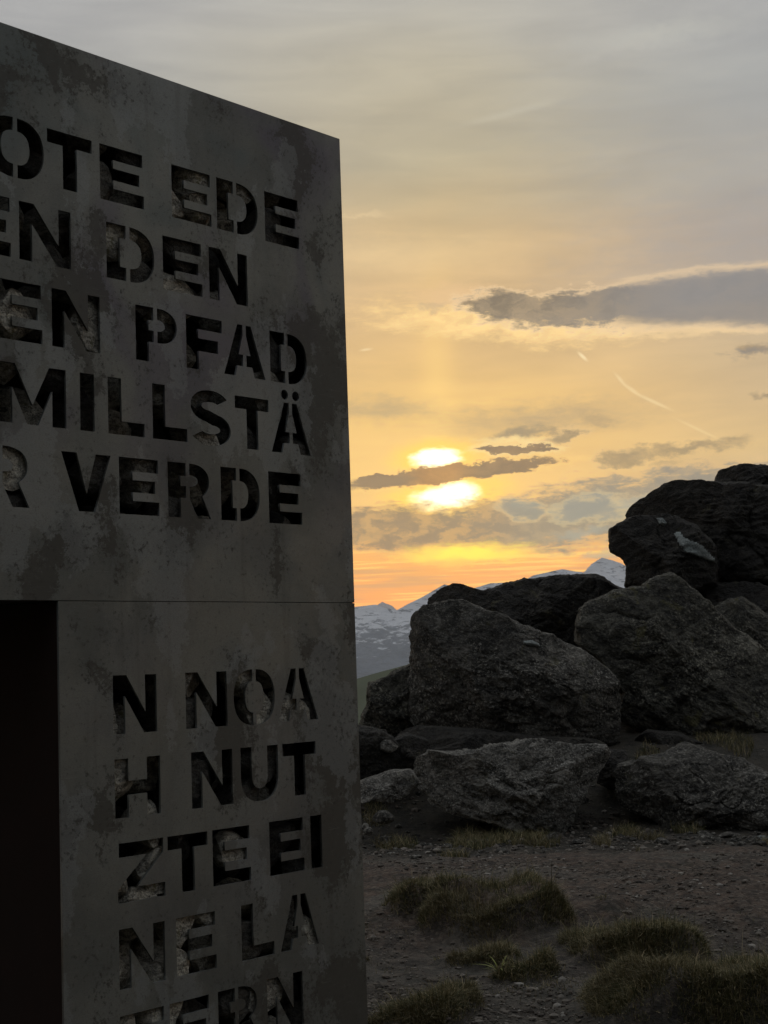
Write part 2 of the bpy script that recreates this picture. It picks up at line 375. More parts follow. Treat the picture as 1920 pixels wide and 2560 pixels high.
# steel with patchy weathering
def steel(name, k=1.0, rusty=False):
    m, q, b = newmat(name)
    oc = q.n('ShaderNodeTexCoord').outputs['Object']
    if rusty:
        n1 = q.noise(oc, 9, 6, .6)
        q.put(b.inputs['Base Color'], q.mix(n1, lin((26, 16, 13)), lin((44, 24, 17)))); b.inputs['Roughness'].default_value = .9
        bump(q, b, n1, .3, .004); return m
    big = q.noise(q.map(oc, (1, 1, .8)), 1.35, 8, .62, .9)
    warp = q.v('ADD', oc, q.v('MULTIPLY', q.v('SUBTRACT', q.noise(oc, 14, 7, .78, 0, 'Color'), (.5, .5, .5)), (.16, .16, .24)))
    pat = q.noise(q.map(warp, (1, 1, .8), loc=(2.3, 0, 1.1)), 2.6, 7, .62, .3)
    hx = q.n('ShaderNodeSeparateXYZ'); q.put(hx.inputs[0], oc)
    zone = q.m('MAXIMUM', q.m('MULTIPLY', q.sm(hx.outputs[0], -.75, -.15), q.sm(hx.outputs[2], 2.5, 3.2)), q.m('MULTIPLY', q.sm(hx.outputs[0], -1.1, -1.6), q.sm(hx.outputs[2], 2.9, 3.4)))
    zone = q.m('MAXIMUM', zone, q.m('MULTIPLY', q.sm(hx.outputs[0], -.28, -.08), q.sm(hx.outputs[2], 1.7, 1.2)))
    pat = q.m('ADD', pat, q.m('MULTIPLY', zone, .05))
    pat2 = q.noise(q.map(warp, (1, 1, .5), loc=(8.3, 0, 4.1)), 3.6, 4, .5, .2)
    grain = q.noise(q.map(oc, (1, 1, 2.2)), 170, 4, .8)
    scr = q.noise(q.map(oc, (3, 1, 60), (0, math.radians(9), 0)), 3.0, 5, .7)
    speck = q.noise(oc, 55, 6, .75)
    c = q.mix(q.sm(big, .38, .62), lin((106, 110, 106)), lin((131, 134, 128)))
    hue = q.noise(oc, 1.6, 3, .5, .4)
    hi = q.n('ShaderNodeSeparateXYZ'); q.put(hi.inputs[0], oc)
    c = q.mix(q.m('MULTIPLY', q.sm(hue, .50, .62), q.sm(hi.outputs[2], 2.0, 3.1, .12, .8)), c, lin((106, 102, 116)))
    c = q.mix(q.m('MULTIPLY', q.sm(hue, .46, .36), q.sm(hi.outputs[2], 2.0, 3.1, .1, .6)), c, lin((98, 110, 110)))
    c = q.mix(q.sm(pat, .565, .582, 0, .75), c, lin((72, 70, 64)))           # dark flaked areas
    c = q.mix(q.sm(pat2, .55, .565, 0, .5), c, lin((146, 152, 152)))       # paler flakes
    edge = q.m('MULTIPLY', q.sm(pat, .51, .56), q.sm(pat, .61, .575))
    c = q.mix(q.m('MULTIPLY', edge, q.sm(speck, .5, .62, 0, .7)), c, lin((52, 49, 44)))
    c = q.mix(q.m('MULTIPLY', q.sm(speck, .56, .68), .6), c, lin((56, 54, 48)))
    c = q.mix(q.m('MULTIPLY', q.sm(speck, .40, .30), .4), c, lin((140, 141, 138)))
    c = q.mix(q.sm(grain, .35, .65, .0, .35), c, lin((86, 84, 78)))
    c = q.mix(q.sm(scr, .60, .66, 0, .28), c, lin((142, 143, 140))); c = q.mix(q.sm(grain, .60, .70, 0, .5), c, lin((62, 60, 54)))
    # run-off streaks
    stk = q.noise(q.map(oc, (9, 1, .55)), 1.6, 4, .6)
    c = q.mix(q.sm(stk, .56, .72, 0, .28), c, lin((84, 82, 76)))
    q.put(b.inputs['Base Color'], c)
    b.inputs['Metallic'].default_value = .35
    q.put(b.inputs['Roughness'], q.sm(pat, .4, .6, .46, .62))
    p_ = bump(q, b, grain, .12, .001)
    p_ = bump(q, b, speck, .12, .002, p_)
    return m
M_steel = steel('weathered_steel'); M_rust = steel('rusted_dark_steel', rusty=True)

# ---------------------------------------------------------------- the stone-filled steel gate
PT = np.array([0.650761, 0.759283, 0.0]); PN = np.array([-PT[1], PT[0], 0.0])
P0 = np.array([-0.1304, 6.0, 0.0])
gate = bpy.data.objects.new('stone_filled_gate', None); COL.objects.link(gate)
gate.matrix_world = Matrix(((PT[0], PN[0], 0, P0[0]), (PT[1], PN[1], 0, P0[1]), (0, 0, 1, 0), (0, 0, 0, 1)))
tag(gate, 'tall grey weathered steel gate pillar and lintel with cut-out stencil letters and rocks inside', 'gate')
TOPH, SEAM, CAP = 3.693, 1.837, .192
ROWS = [
 (3.387, [('R',-1.93,-1.72),('O',-1.675,-1.451), ('T',-1.437,-1.253), ('E',-1.220,-1.028), ('E',-0.899,-0.710), ('D',-0.682,-0.474), ('E',-0.436,-0.252)]),
 (3.120, [('E',-1.754,-1.584), ('N',-1.551,-1.346), ('D',-1.197,-0.986), ('E',-0.947,-0.762), ('N',-0.728,-0.536)]),
 (2.854, [('E',-1.640,-1.466), ('N',-1.427,-1.230), ('P',-1.076,-0.883), ('F',-0.846,-0.672), ('A',-0.665,-0.455), ('D',-0.428,-0.230)]),
 (2.588, [('M',-1.640,-1.375), ('I',-1.318,-1.259), ('L',-1.202,-1.045), ('L',-1.008,-0.850), ('S',-0.838,-0.638), ('T',-0.616,-0.444), ('Ä',-0.432,-0.222)]),
 (2.321, [('R',-1.725,-1.524), ('V',-1.398,-1.195), ('E',-1.160,-0.986), ('R',-0.945,-0.746), ('D',-0.696,-0.502), ('E',-0.455,-0.280)]),
 (1.592, [('N',-1.202,-1.015), ('N',-0.885,-0.690), ('O',-0.658,-0.452), ('A',-0.437,-0.224)]),
 (1.319, [('H',-1.201,-1.006), ('N',-0.866,-0.672), ('U',-0.632,-0.444), ('T',-0.420,-0.244)]),
 (1.046, [('Z',-1.195,-0.993), ('T',-0.980,-0.799), ('E',-0.776,-0.594), ('E',-0.499,-0.321), ('I',-0.284,-0.224)]),
 (0.772, [('N',-1.195,-1.000), ('E',-0.950,-0.769), ('L',-0.648,-0.488), ('A',-0.456,-0.256)]),
 (0.498, [('T',-1.196,-1.011), ('E',-0.985,-0.806), ('R',-0.767,-0.576), ('N',-0.531,-0.348)])]
def arc(cx, cy, rx, ry, a0, a1, n_=14, e=.86):
    out = []
    for i in range(n_+1):
        a = math.radians(a0+(a1-a0)*i/n_); c, s = math.cos(a), math.sin(a)
        out.append((cx+rx*math.copysign(abs(c)**e, c), cy+ry*math.copysign(abs(s)**e, s)))
    return out
def glyph(ch, w, h=CAP):
    s, b, gp = .058, .046, .0085
    R = lambda x0, y0, x1, y1: [(x0, y0), (x1, y0), (x1, y1), (x0, y1)]
    if ch == 'I': return [R(0, 0, w, h)]
    if ch == 'L': return [[(0, 0), (w, 0), (w, b), (s, b), (s, h), (0, h)]]
    if ch == 'T':
        c = w/2; return [[(c-s/2, 0), (c+s/2, 0), (c+s/2, h-b), (w, h-b), (w, h), (0, h), (0, h-b), (c-s/2, h-b)]]
    if ch == 'E':
        m0, m1 = h/2-b*.45, h/2+b*.45
        return [[(0, 0), (w, 0), (w, b), (s, b), (s, m0), (w*.9, m0), (w*.9, m1), (s, m1), (s, h-b), (w*.98, h-b), (w*.98, h), (0, h)]]
    if ch == 'F':
        m0, m1 = h*.47-b*.5, h*.47+b*.5
        return [[(0, 0), (s, 0), (s, m0), (w*.88, m0), (w*.88, m1), (s, m1), (s, h-b), (w, h-b), (w, h), (0, h)]]
    if ch == 'H':
        m0, m1 = h/2-b*.5, h/2+b*.5
        return [[(0, 0), (s, 0), (s, m0), (w-s, m0), (w-s, 0), (w, 0), (w, h), (w-s, h), (w-s, m1), (s, m1), (s, h), (0, h)]]
    if ch == 'N':
        t_ = s*.86
        return [[(0, 0), (t_, 0), (t_, h*.64), (w-t_*1.15, 0), (w, 0), (w, h), (w-t_, h), (w-t_, h*.36), (t_*1.15, h), (0, h)]]
    if ch == 'M':
        t_ = s*.95; c = w/2
        return [[(0, 0), (t_, 0), (t_, h*.60), (c-.022, 0), (c+.022, 0), (w-t_, h*.60), (w-t_, 0), (w, 0), (w, h), (w-t_*1.2, h), (c, h*.33), (t_*1.2, h), (0, h)]]
    if ch == 'V':
        c = w/2; return [[(c-.033, 0), (c+.033, 0), (w, h), (w-.062, h), (c, h*.30), (.062, h), (0, h)]]
    if ch == 'Z':
        return [[(0, 0), (w, 0), (w, b), (w*.40, b), (w*.97, h-b), (w*.97, h), (.006, h), (.006, h-b), (w*.60, h-b), (0, b)]]
    if ch == 'A' or ch == 'Ä':
        c = w/2; y0, y1 = h*.20, h*.42; k = (c-.034)/h   # slope of the outer edge
        xi = lambda y: .060+(c-.016-.060)*min(1, y/(h*.80))*.98
        left = [(0, 0), (.056, 0), (xi(y0), y0), (c-gp, y0), (c-gp, y1), (xi(y1), y1), (c-gp, h*.80), (c-gp, h), (c-.034, h)]
        right = [(w-x, y) for x, y in left][::-1]
        out = [left, right]
        if ch == 'Ä':
            for cx in (c-.030, c+.030): out.append(arc(cx, h+.030, .019, .019, 0, 340, 16, 1))
        return out
    if ch == 'O':
        rx, ry = w/2, h/2+.003; cx, cy = w/2, h/2; a = 85
        r = arc(cx+gp, cy, rx-gp, ry, -90, 90, 22) + arc(cx+gp, cy, rx-s*.98-gp, ry-b*.95, 90, -90, 16)
        return [r, [(2*cx-x, y) for x, y in r][::-1]]
    if ch == 'D':
        x0 = w*.44
        left = [(0, 0), (x0-gp, 0), (x0-gp, b), (s, b), (s, h-b), (x0-gp, h-b), (x0-gp, h), (0, h)]
        right = [(x0+gp, 0)] + arc(x0+gp, h/2, w-x0-gp, h/2, -90, 90, 20)[1:-1] + [(x0+gp, h), (x0+gp, h-b)] + arc(x0+gp, h/2, w-x0-gp-s, h/2-b, 90, -90, 16)[1:-1] + [(x0+gp, b)]
        return [left, right]
    if ch in 'PR':
        x0 = w*.46; y0 = h*.36; cy = (h+y0)/2; ry = (h-y0)/2
        left = [(0, 0), (s, 0), (s, y0), (x0-gp, y0), (x0-gp, y0+b*.9), (s, y0+b*.9), (s, h-b), (x0-gp, h-b), (x0-gp, h), (0, h)]
        rr = arc(x0+gp, cy, w*.97-x0-gp, ry, -90, 90, 18)
        inn = arc(x0+gp, cy, w*.97-x0-gp-s*.95, ry-b*.9, 90, -90, 12)
        if ch == 'P': return [left, rr+inn]
        k = [i for i, p_ in enumerate(rr) if p_[1] > y0+.012][0]
        right = [(x0+gp, y0), (w-.064, 0), (w, 0), (w*.80, y0+.010)] + rr[k+1:] + inn
        return [left, right]
    if ch == 'U':
        r = w/2
        return [[(0, h)] + [(0, r*.95)] + arc(r, r*.95, r, r*.98, 180, 360, 18)[1:-1] + [(w, r*.95), (w, h), (w-s*.95, h)] +
                arc(r, r*.95, r-s*.95, r*.98-b, 360, 180, 14) + [(s*.95, h)]]
    if ch == 'S':
        cx = w/2; pts = []
        a = arc(cx, h*.735, w*.44, h*.27, 22, 250, 16, .95)      # centre line, upper bowl then lower bowl
        up_o = arc(cx, h*.72, w*.47, h*.30, 30, 255, 18, .95); up_i = arc(cx, h*.72, w*.47-s*.9, h*.30-b*.92, 32, 262, 14, .95)
        lo_o = arc(cx, h*.285, w*.49, h*.305, 70, -152, 20, .95); lo_i = arc(cx, h*.285, w*.49-s*.9, h*.305-b*.92, 80, -150, 14, .95)
        # outer: upper bowl anticlockwise, then the inner side of the lower bowl; back along the lower outer and the upper inner
        return [up_o + lo_i + lo_o[::-1] + up_i[::-1]]
    return []
THK = .009
def plate(name, x0, x1, z0, z1, letters, parent, wob=None):
    cu = bpy.data.curves.new('tmp', 'CURVE'); cu.dimensions = '2D'; cu.fill_mode = 'BOTH'; cu.extrude = THK/2
    def spl(pts):
        sp = cu.splines.new('POLY'); sp.points.add(len(pts)-1)
        for p_, (x, y) in zip(sp.points, pts): p_.co = (x, y, 0, 1)
        sp.use_cyclic_u = True
    spl([(x0, z0), (x1, z0), (x1, z1), (x0, z1)])
    for L_ in letters: spl(L_)
    ob = bpy.data.objects.new('tmp', cu); COL.objects.link(ob)
    dg = bpy.context.evaluated_depsgraph_get(); me = bpy.data.meshes.new_from_object(ob.evaluated_get(dg))
    bpy.data.objects.remove(ob); bpy.data.curves.remove(cu)
    n_ = len(me.vertices); co = np.zeros(n_*3, dtype=np.float32); me.vertices.foreach_get('co', co); co = co.reshape(-1, 3)
    me.vertices.foreach_set('co', np.stack([co[:, 0], -co[:, 2], co[:, 1]], 1).ravel()); me.update()
    me.name = name; me.materials.clear(); me.materials.append(M_steel)
    return link(name, me, parent)
def ragged(poly, zone):            # torch-cut edges: faint unevenness
    out = []
    for i, (x, y) in enumerate(poly):
        x2, y2 = poly[(i+1) % len(poly)]; L_ = math.hypot(x2-x, y2-y); k = max(1, int(L_/.02))
        for j in range(k):
            q_ = j/k; xx, yy = x+(x2-x)*q_, y+(y2-y)*q_
            n_ = mnoise.noise_vector(Vector((xx*40, yy*40, 3)))
            out.append((xx+n_.x*.0009, yy+n_.y*.0009))
    return out
def letters_for(rows):
    out = []
    for ztop, row in rows:
        for ch, xa, xb in row:
            for poly in glyph(ch, xb-xa):
                out.append(ragged([(xa+x, ztop-CAP+y) for x, y in poly], 0))
    return out
OPEN_S = -1.418; LEFT_S = -2.75; END_S = -4.3; DEPTH = 1.25
plate('lettered_panel', END_S, 0, SEAM+.0012, TOPH, letters_for(ROWS[:5]), gate)
plate('lettered_panel', OPEN_S, 0, -.6, SEAM-.0012, letters_for(ROWS[5:]), gate)
plate('face_panel', END_S, LEFT_S, -.6, SEAM-.0012, [], gate)
def box_me(name, a, b, mat):
    (x0, y0, z0), (x1, y1, z1) = a, b
    v_ = [(x, y, z) for z in (z0, z1) for y in (y0, y1) for x in (x0, x1)]
    return mesh_np(name, v_, [(0, 2, 3, 1), (4, 5, 7, 6), (0, 1, 5, 4), (2, 6, 7, 3), (0, 4, 6, 2), (1, 3, 7, 5)], mat)
h_ = THK/2
link('side_panel', box_me('side_panel', (-.010, h_+.0005, -.6), (-.001, DEPTH, TOPH-.003), M_steel), gate)
link('side_panel', box_me('side_panel', (END_S+.001, h_+.0005, -.6), (END_S+.010, DEPTH, TOPH-.003), M_steel), gate)
link('back_panel', box_me('back_panel', (END_S, DEPTH, SEAM), (0, DEPTH+.009, TOPH), M_steel), gate)
link('back_panel', box_me('back_panel', (OPEN_S, DEPTH, -.6), (0, DEPTH+.009, SEAM-.002), M_steel), gate)
link('back_panel', box_me('back_panel', (END_S, DEPTH, -.6), (LEFT_S, DEPTH+.009, SEAM-.002), M_steel), gate)
link('top_panel', box_me('top_panel', (END_S+.011, h_+.0005, TOPH-.014), (-.011, DEPTH-.001, TOPH-.005), M_steel), gate)
link('jamb_panel', box_me('jamb_panel', (OPEN_S+.0012, h_+.0005, -.6), (OPEN_S+.010, DEPTH-.001, SEAM-.003), M_rust), gate)
link('jamb_panel', box_me('jamb_panel', (LEFT_S-.010, h_+.0005, -.6), (LEFT_S-.0012, DEPTH-.001, SEAM-.003), M_rust), gate)
link('soffit_panel', box_me('soffit_panel', (LEFT_S, h_+.0005, SEAM+.0015), (OPEN_S, DEPTH-.001, SEAM+.010), M_rust), gate)
# rocks packed inside, seen through the letters
sv, sf = ico(3)
stone_meshes = []; stone_cos = []
for k in range(9):
    p = sv.copy()
    for c_ in range(13):
        n_ = rng.normal(size=3); n_ /= np.linalg.norm(n_); d_ = rng.uniform(.62, .86)
        ov = np.maximum(p@n_-d_, 0); p -= ov[:, None]*n_
    p *= 1+.16*fbm(p*2.2+k*9, 3)[:, None]
    p *= np.array([1.05, .85, .95])*rng.uniform(.9, 1.05, 3); p /= max(1, np.linalg.norm(p, axis=1).max()/1.08)
    stone_cos.append(p*.122)
cnt = 0
zz = .12
while zz < TOPH-.17:
    xx = -1.76 + rng.uniform(0, .1)
    while xx < -.17:
        if not (zz < SEAM+.10 and xx < OPEN_S+.11):
            s_ = rng.uniform(.78, 1.15)
            p = stone_cos[rng.integers(9)]*np.array([s_, s_*.9, s_]); eul = rng.normal(size=(3, 3)); eul, _ = np.linalg.qr(eul)
            p = p@eul.T; ctr_ = np.array([xx+rng.uniform(-.03, .03), 0, zz+rng.uniform(-.03, .03)])
            touch = rng.random() < .55
            p[:, 1] += .007-p[:, 1].min() - (rng.uniform(.02, .05) if touch else -rng.uniform(0, .12))
            fl = .007+.016*np.abs(fbm((p+ctr_)*13, 3))+.10*np.clip(rng.normal()*.5*p[:, 0]+rng.normal()*.5*p[:, 2]+.02, 0, 1)
            p[:, 1] = np.where(p[:, 1] < fl, fl, p[:, 1])
            o = link('rock_piece', mesh_np('rock_piece', p, sf, M_fill), gate, ctr_); cnt += 1
        xx += rng.uniform(.145, .19)
    zz += .165
# deeper fill, never picked apart: one joined part
vs, fs, off = [], [], 0
cv, cf = ico(1)
for k in range(520):
    x_ = rng.uniform(END_S+.15, -.15); z_ = rng.uniform(.0, TOPH-.15)
    if z_ < SEAM+.16 and LEFT_S-.14 < x_ < OPEN_S+.14: continue
    vs.append(cv*rng.uniform(.09, .14, 3)+np.array([x_, rng.uniform(.36, .75), z_])); fs.append(cf+off); off += len(cv)
o = link('rock_fill', mesh_np('rock_fill', np.concatenate(vs), np.concatenate(fs), M_fill), gate); o['kind'] = 'stuff'

# ---------------------------------------------------------------- ground
def smooth(x, a, b):
    t_ = np.clip((x-a)/(b-a), 0, 1); return t_*t_*(3-2*t_)
def bank(px0, py0, px1, py1, h, bk, tap=.14):     # a turf bank: steep front towards the valley side, level back
    a = on_plane(px0, py0); b = on_plane(px1, py1); return (a[0], a[1], b[0], b[1], h, bk, tap)
MOUNDS = [bank(950, 2352, 1080, 2350, .13, .80), bank(1080, 2392, 1440, 2372, .16, 1.05), bank(1130, 2450, 1330, 2432, .06, .45),
          bank(1460, 2444, 1780, 2428, .14, .75), bank(1345, 2500, 1490, 2446, .07, .30), bank(1470, 2350, 1560, 2346, .05, .3),
          bank(1520, 2610, 2200, 2580, .20, 1.05, .3), bank(1110, 2600, 1290, 2530, .08, .5), bank(925, 2452, 985, 2446, .06, .3)]
def mask_mounds(x, y):
    out = np.zeros_like(x); q2 = np.stack([x, y, 0*x+5], 1)
    x = x+.16*perlin(q2*2.3); y = y+.16*perlin(q2*2.3+50); lump = 1+.45*perlin(q2*3.7)
    for ax, ay, bx, by, h, bk, tap in MOUNDS:
        vx, vy = bx-ax, by-ay; L_ = math.hypot(vx, vy); vx, vy = vx/L_, vy/L_
        u_ = (x-ax)*vx+(y-ay)*vy; w_ = -(x-ax)*vy+(y-ay)*vx
        w_ = w_ - .10*(1-(np.clip(u_/L_, 0, 1)*2-1)**2)*0 + .16*(np.clip(np.abs(u_/L_*2-1), 0, 1)**3)*-1
        m_ = smooth(w_, -.02, .12)*(1-smooth(w_, bk*.45, bk))*smooth(u_, -.05, tap)*(1-smooth(u_, L_-tap, L_+.05))
        out = np.maximum(out, m_*h*lump)
    return out
def height(x, y, fine=True):
    z = .03*x - .06*np.clip(x-6, 0, None)
    q = np.stack([x, y, 0*x], 1)
    z = z*0 + .10*perlin(q*.30) 
    r = np.hypot(x, y)
    ym = y + .25*perlin(q*.5)
    z = z + .12*smooth(ym, 8.3, 9.2) - .10*smooth(ym, 10.8, 12.6) + .62*smooth(ym, 13.7, 16.0) + .35*smooth(ym, 15.5, 18)*smooth(x, 0, 5)
    fall = smooth(r, 19, 60)
    z = z - np.clip(r-20.5, 0, None)*.33*smooth(y, -5, 15)
    z = np.maximum(z, -900)
    # far side
    # unseen slope added behind the camera, blocks low sky to darken facing surfaces
    back_ = smooth(-y, 3, 30)
    z = np.where(y < 0, .10*perlin(q*.30) + back_*np.clip(-y-3, 0, 900)*.64, z)
    if fine:
        nearm = (r < 45)
        zz_ = np.zeros_like(x); i_ = np.where(nearm)[0]; qq = q[i_]
        e = .03*fbm(qq*2.4+4, 3, .6, True)*(qq[:, 1] < 14)+.035*perlin(qq*1.7)+.02*perlin(qq*4.3)+.012*fbm(qq*11, 3)
        wob_ = np.stack([.10*perlin(qq*3.1), .10*perlin(qq*3.1+31)], 1)
        mm = mask_mounds(x[i_]+wob_[:, 0], y[i_]+wob_[:, 1])
        zz_[i_] = e + mm*(1+.5*perlin(qq*3.3+9))
        z = z+zz_
    return z
radii = [.0, .6, 1.5, 2.6, 3.6, 4.4]; r_ = 4.9
while r_ < 22: radii.append(r_); r_ *= 1.0052 if r_ < 17 else 1.02
while r_ < 32000: radii.append(r_); r_ *= 1.09
radii = np.array(radii)
ang = np.concatenate([np.arange(-180, -19, 4.0), np.arange(-18, -14, .5), np.arange(-14, -4, .25), np.arange(-4, 17.5, .085), np.arange(17.5, 25, .25), np.arange(26, 180, 4.0)])
ang = np.radians(ang); NA, NR = len(ang), len(radii)
AA, RR = np.meshgrid(ang, radii); gx = (RR*np.sin(AA)).ravel(); gy = (RR*np.cos(AA)).ravel()
gz = height(gx, gy)
ii, jj = np.meshgrid(np.arange(NR-1), np.arange(NA), indexing='ij'); j2 = (jj+1) % NA
fa = np.stack([ii*NA+jj, ii*NA+j2, (ii+1)*NA+j2, (ii+1)*NA+jj], -1).reshape(-1, 4)[:, ::-1]
m, q, b = newmat('alpine_soil'); M_ground = m
oc = q.n('ShaderNodeTexCoord').outputs['Object']
n1 = q.noise(oc, .8, 5, .6, .3); n2 = q.noise(oc, 7, 6, .65); n3 = q.noise(oc, 60, 5, .7)
c = q.mix(q.sm(n2, .35, .65), lin((44, 37, 31)), lin((88, 72, 60)))
c = q.mix(q.sm(n1, .5, .60, 0, .8), c, lin((84, 81, 74))); c = q.mix(q.sm(q.noise(oc, 1.7, 6, .7, .4), .52, .66, 0, .7), c, lin((46, 46, 34)))

vo = q.n('ShaderNodeTexVoronoi'); q.put(vo.inputs['Vector'], oc); vo.inputs['Scale'].default_value = 42; vo.inputs['Randomness'].default_value = 1
vs_ = q.n('ShaderNodeSeparateXYZ'); q.put(vs_.inputs[0], vo.outputs['Color'])
c = q.mix(q.sm(vs_.outputs[0], .5, 1, 0, .5), c, lin((120, 110, 98)))
c = q.mix(q.sm(vs_.outputs[1], .6, 1, 0, .6), c, lin((40, 36, 30)))
ln_ = q.v('LENGTH', oc)
c = q.mix(q.sm(ln_, 28, 60), c, lin((52, 58, 40)))
sy = q.n('ShaderNodeSeparateXYZ'); q.put(sy.inputs[0], oc)
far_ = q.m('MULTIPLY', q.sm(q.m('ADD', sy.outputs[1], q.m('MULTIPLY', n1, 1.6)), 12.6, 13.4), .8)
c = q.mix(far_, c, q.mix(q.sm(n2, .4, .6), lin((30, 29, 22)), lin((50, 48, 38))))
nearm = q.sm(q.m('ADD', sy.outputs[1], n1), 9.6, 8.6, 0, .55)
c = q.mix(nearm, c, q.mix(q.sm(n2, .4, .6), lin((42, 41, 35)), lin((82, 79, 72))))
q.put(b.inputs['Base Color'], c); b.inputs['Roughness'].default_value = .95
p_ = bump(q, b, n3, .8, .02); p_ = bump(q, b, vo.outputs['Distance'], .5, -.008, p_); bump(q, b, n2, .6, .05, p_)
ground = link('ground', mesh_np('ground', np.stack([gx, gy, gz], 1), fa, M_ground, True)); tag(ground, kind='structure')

# ---------------------------------------------------------------- boulders
def boulder(label, outline, D, depth, mat, cuts=(), seed=0, sub=6, amp=1.0, group='boulders heaped behind the path', cat='boulder', ctr=None, parts=(), flat=2.6, name='boulder', nrand=13, fol=(18, 24), lay=.35):
    r = np.random.default_rng(seed)
    ol = np.array(outline, float)*1.1573
    c = np.array(ctr)*1.1573 if ctr else (ol.min(0)+ol.max(0))/2
    ed = ray(*c); ed[2] = 0; ed /= np.linalg.norm(ed); er = np.array([ed[1], -ed[0], 0]); eu = np.array([0, 0, 1.0])
    C = at(c[0], c[1], D)
    pts = []
    for px, py in ol:
        d = ray(px, py); k = np.dot(C-EYE, ed)/np.dot(d, ed); w = EYE+d*k-C; pts.append((w@er, w@eu))
    pts = np.array(pts); n_ = len(pts)
    th = np.linspace(-math.pi, math.pi, 721); Rr = np.zeros(721)
    for i, a in enumerate(th):
        dx, dy = math.cos(a), math.sin(a); best = 0
        for k in range(n_):
            (x1, y1), (x2, y2) = pts[k], pts[(k+1) % n_]
            ex, ey = x2-x1, y2-y1; det = dx*(-ey)+dy*ex
            if abs(det) < 1e-12: continue
            t_ = (x1*(-ey)+y1*ex)/det; s_ = (dx*y1-dy*x1)/det
            if t_ > 0 and -1e-6 <= s_ <= 1+1e-6: best = max(best, t_)
        Rr[i] = best if best > 0 else Rr[i-1]
    v, f = ico(sub)
    rho = np.sqrt(v[:, 0]**2+v[:, 2]**2); a = np.arctan2(v[:, 2], v[:, 0]); R_ = np.interp(a, th, Rr)
    sc = float(np.mean(Rr))
    cx_ = np.clip(rho, 0, 1)
    dd = np.sign(v[:, 1])*(np.clip(1-cx_**flat, 0, 1))**(1/2.0)*depth
    L = np.stack([R_*np.cos(a)*rho, dd, R_*np.sin(a)*rho], 1)
    L = L
    # flat broken faces: (nx, ny, nz, offset)   y < 0 faces the camera
    for nx, ny, nz, off in cuts:
        n3_ = np.array([nx, ny, nz], float); n3_ /= np.linalg.norm(n3_)
        ov = np.maximum(L@n3_-off, 0); L -= ov[:, None]*n3_*.93
    for _ in range(nrand):
        n3_ = np.array([r.uniform(-.62, .62), -r.uniform(.75, 1), r.uniform(-.55, .7)]); n3_ /= np.linalg.norm(n3_)
        mx = np.percentile(L@n3_, 99); ov = np.maximum(L@n3_-mx*r.uniform(.74, .93), 0); L -= ov[:, None]*n3_*.95
    nrm = L/np.maximum(np.linalg.norm(L, axis=1), 1e-6)[:, None]
    q0 = L + seed*13.7
    ca, sa = math.cos(math.radians(fol[0])), math.sin(math.radians(fol[0]))
    Fq = np.stack([q0[:, 0]*ca+q0[:, 2]*sa, q0[:, 1], (-q0[:, 0]*sa+q0[:, 2]*ca)*3.6], 1)
    Fq = Fq + .25*np.stack([perlin(q0*1.7), perlin(q0*1.7+40), perlin(q0*1.7+80)], 1)
    dsp = .085*sc*fbm(q0*(1.3/sc), 3) + amp*(.022*fbm(Fq*1.9, 5, .6, True) + .008*fbm(Fq*7, 3, .6) + .075*fbm(q0*2.1, 2, .5, True) + .034*fbm(q0*5.0, 5, .62, True))
    cq = q0*np.array([1.0, 1.0, 1.5])/max(sc, .35) + .35*np.stack([perlin(q0*3+3), perlin(q0*3+9), perlin(q0*3+6)], 1)
    for fr_q, wd_q, dp_q in ((1.1, .028, .13), (2.3, .032, .075), (4.6, .05, .03)):
        dsp = dsp - amp*dp_q*min(1, sc)*np.exp(-np.abs(perlin(cq*fr_q+fr_q*7))/wd_q)*np.clip(.3+2*perlin(cq*.9+fr_q*3), 0, 1)
    wl = Fq[:, 2]*.85 + .9*perlin(q0*.9+5) ; saw = wl*1.9-np.floor(wl*1.9); msk = np.clip(.5+1.6*perlin(q0*1.1+21), 0, 1)
    dsp = dsp + lay*amp*.055*(smooth(saw, 0, .85)-smooth(saw, .9, 1))*msk*min(1, sc/.6)
    wl2 = Fq[:, 2]*1.0+.7*Fq[:, 0] + .8*perlin(q0*1.6+15); sw2 = wl2*3.7-np.floor(wl2*3.7)
    dsp = dsp + .6*amp*.022*(smooth(sw2, 0, .8)-smooth(sw2, .86, 1))*(1-msk)*min(1, sc/.6)
    edgek = np.clip(1.45-rho, .6, 1)
    L = L + nrm*(dsp-.02*amp)[:, None]*edgek[:, None]
    W = L[:, :1]*er+L[:, 1:2]*ed+L[:, 2:3]*eu
    me = mesh_np(name, W, f, mat, False)
    o = link(name, me, None, C); tag(o, label, cat, group)
    # patches of other stone sitting in the face
    from mathutils.bvhtree import BVHTree
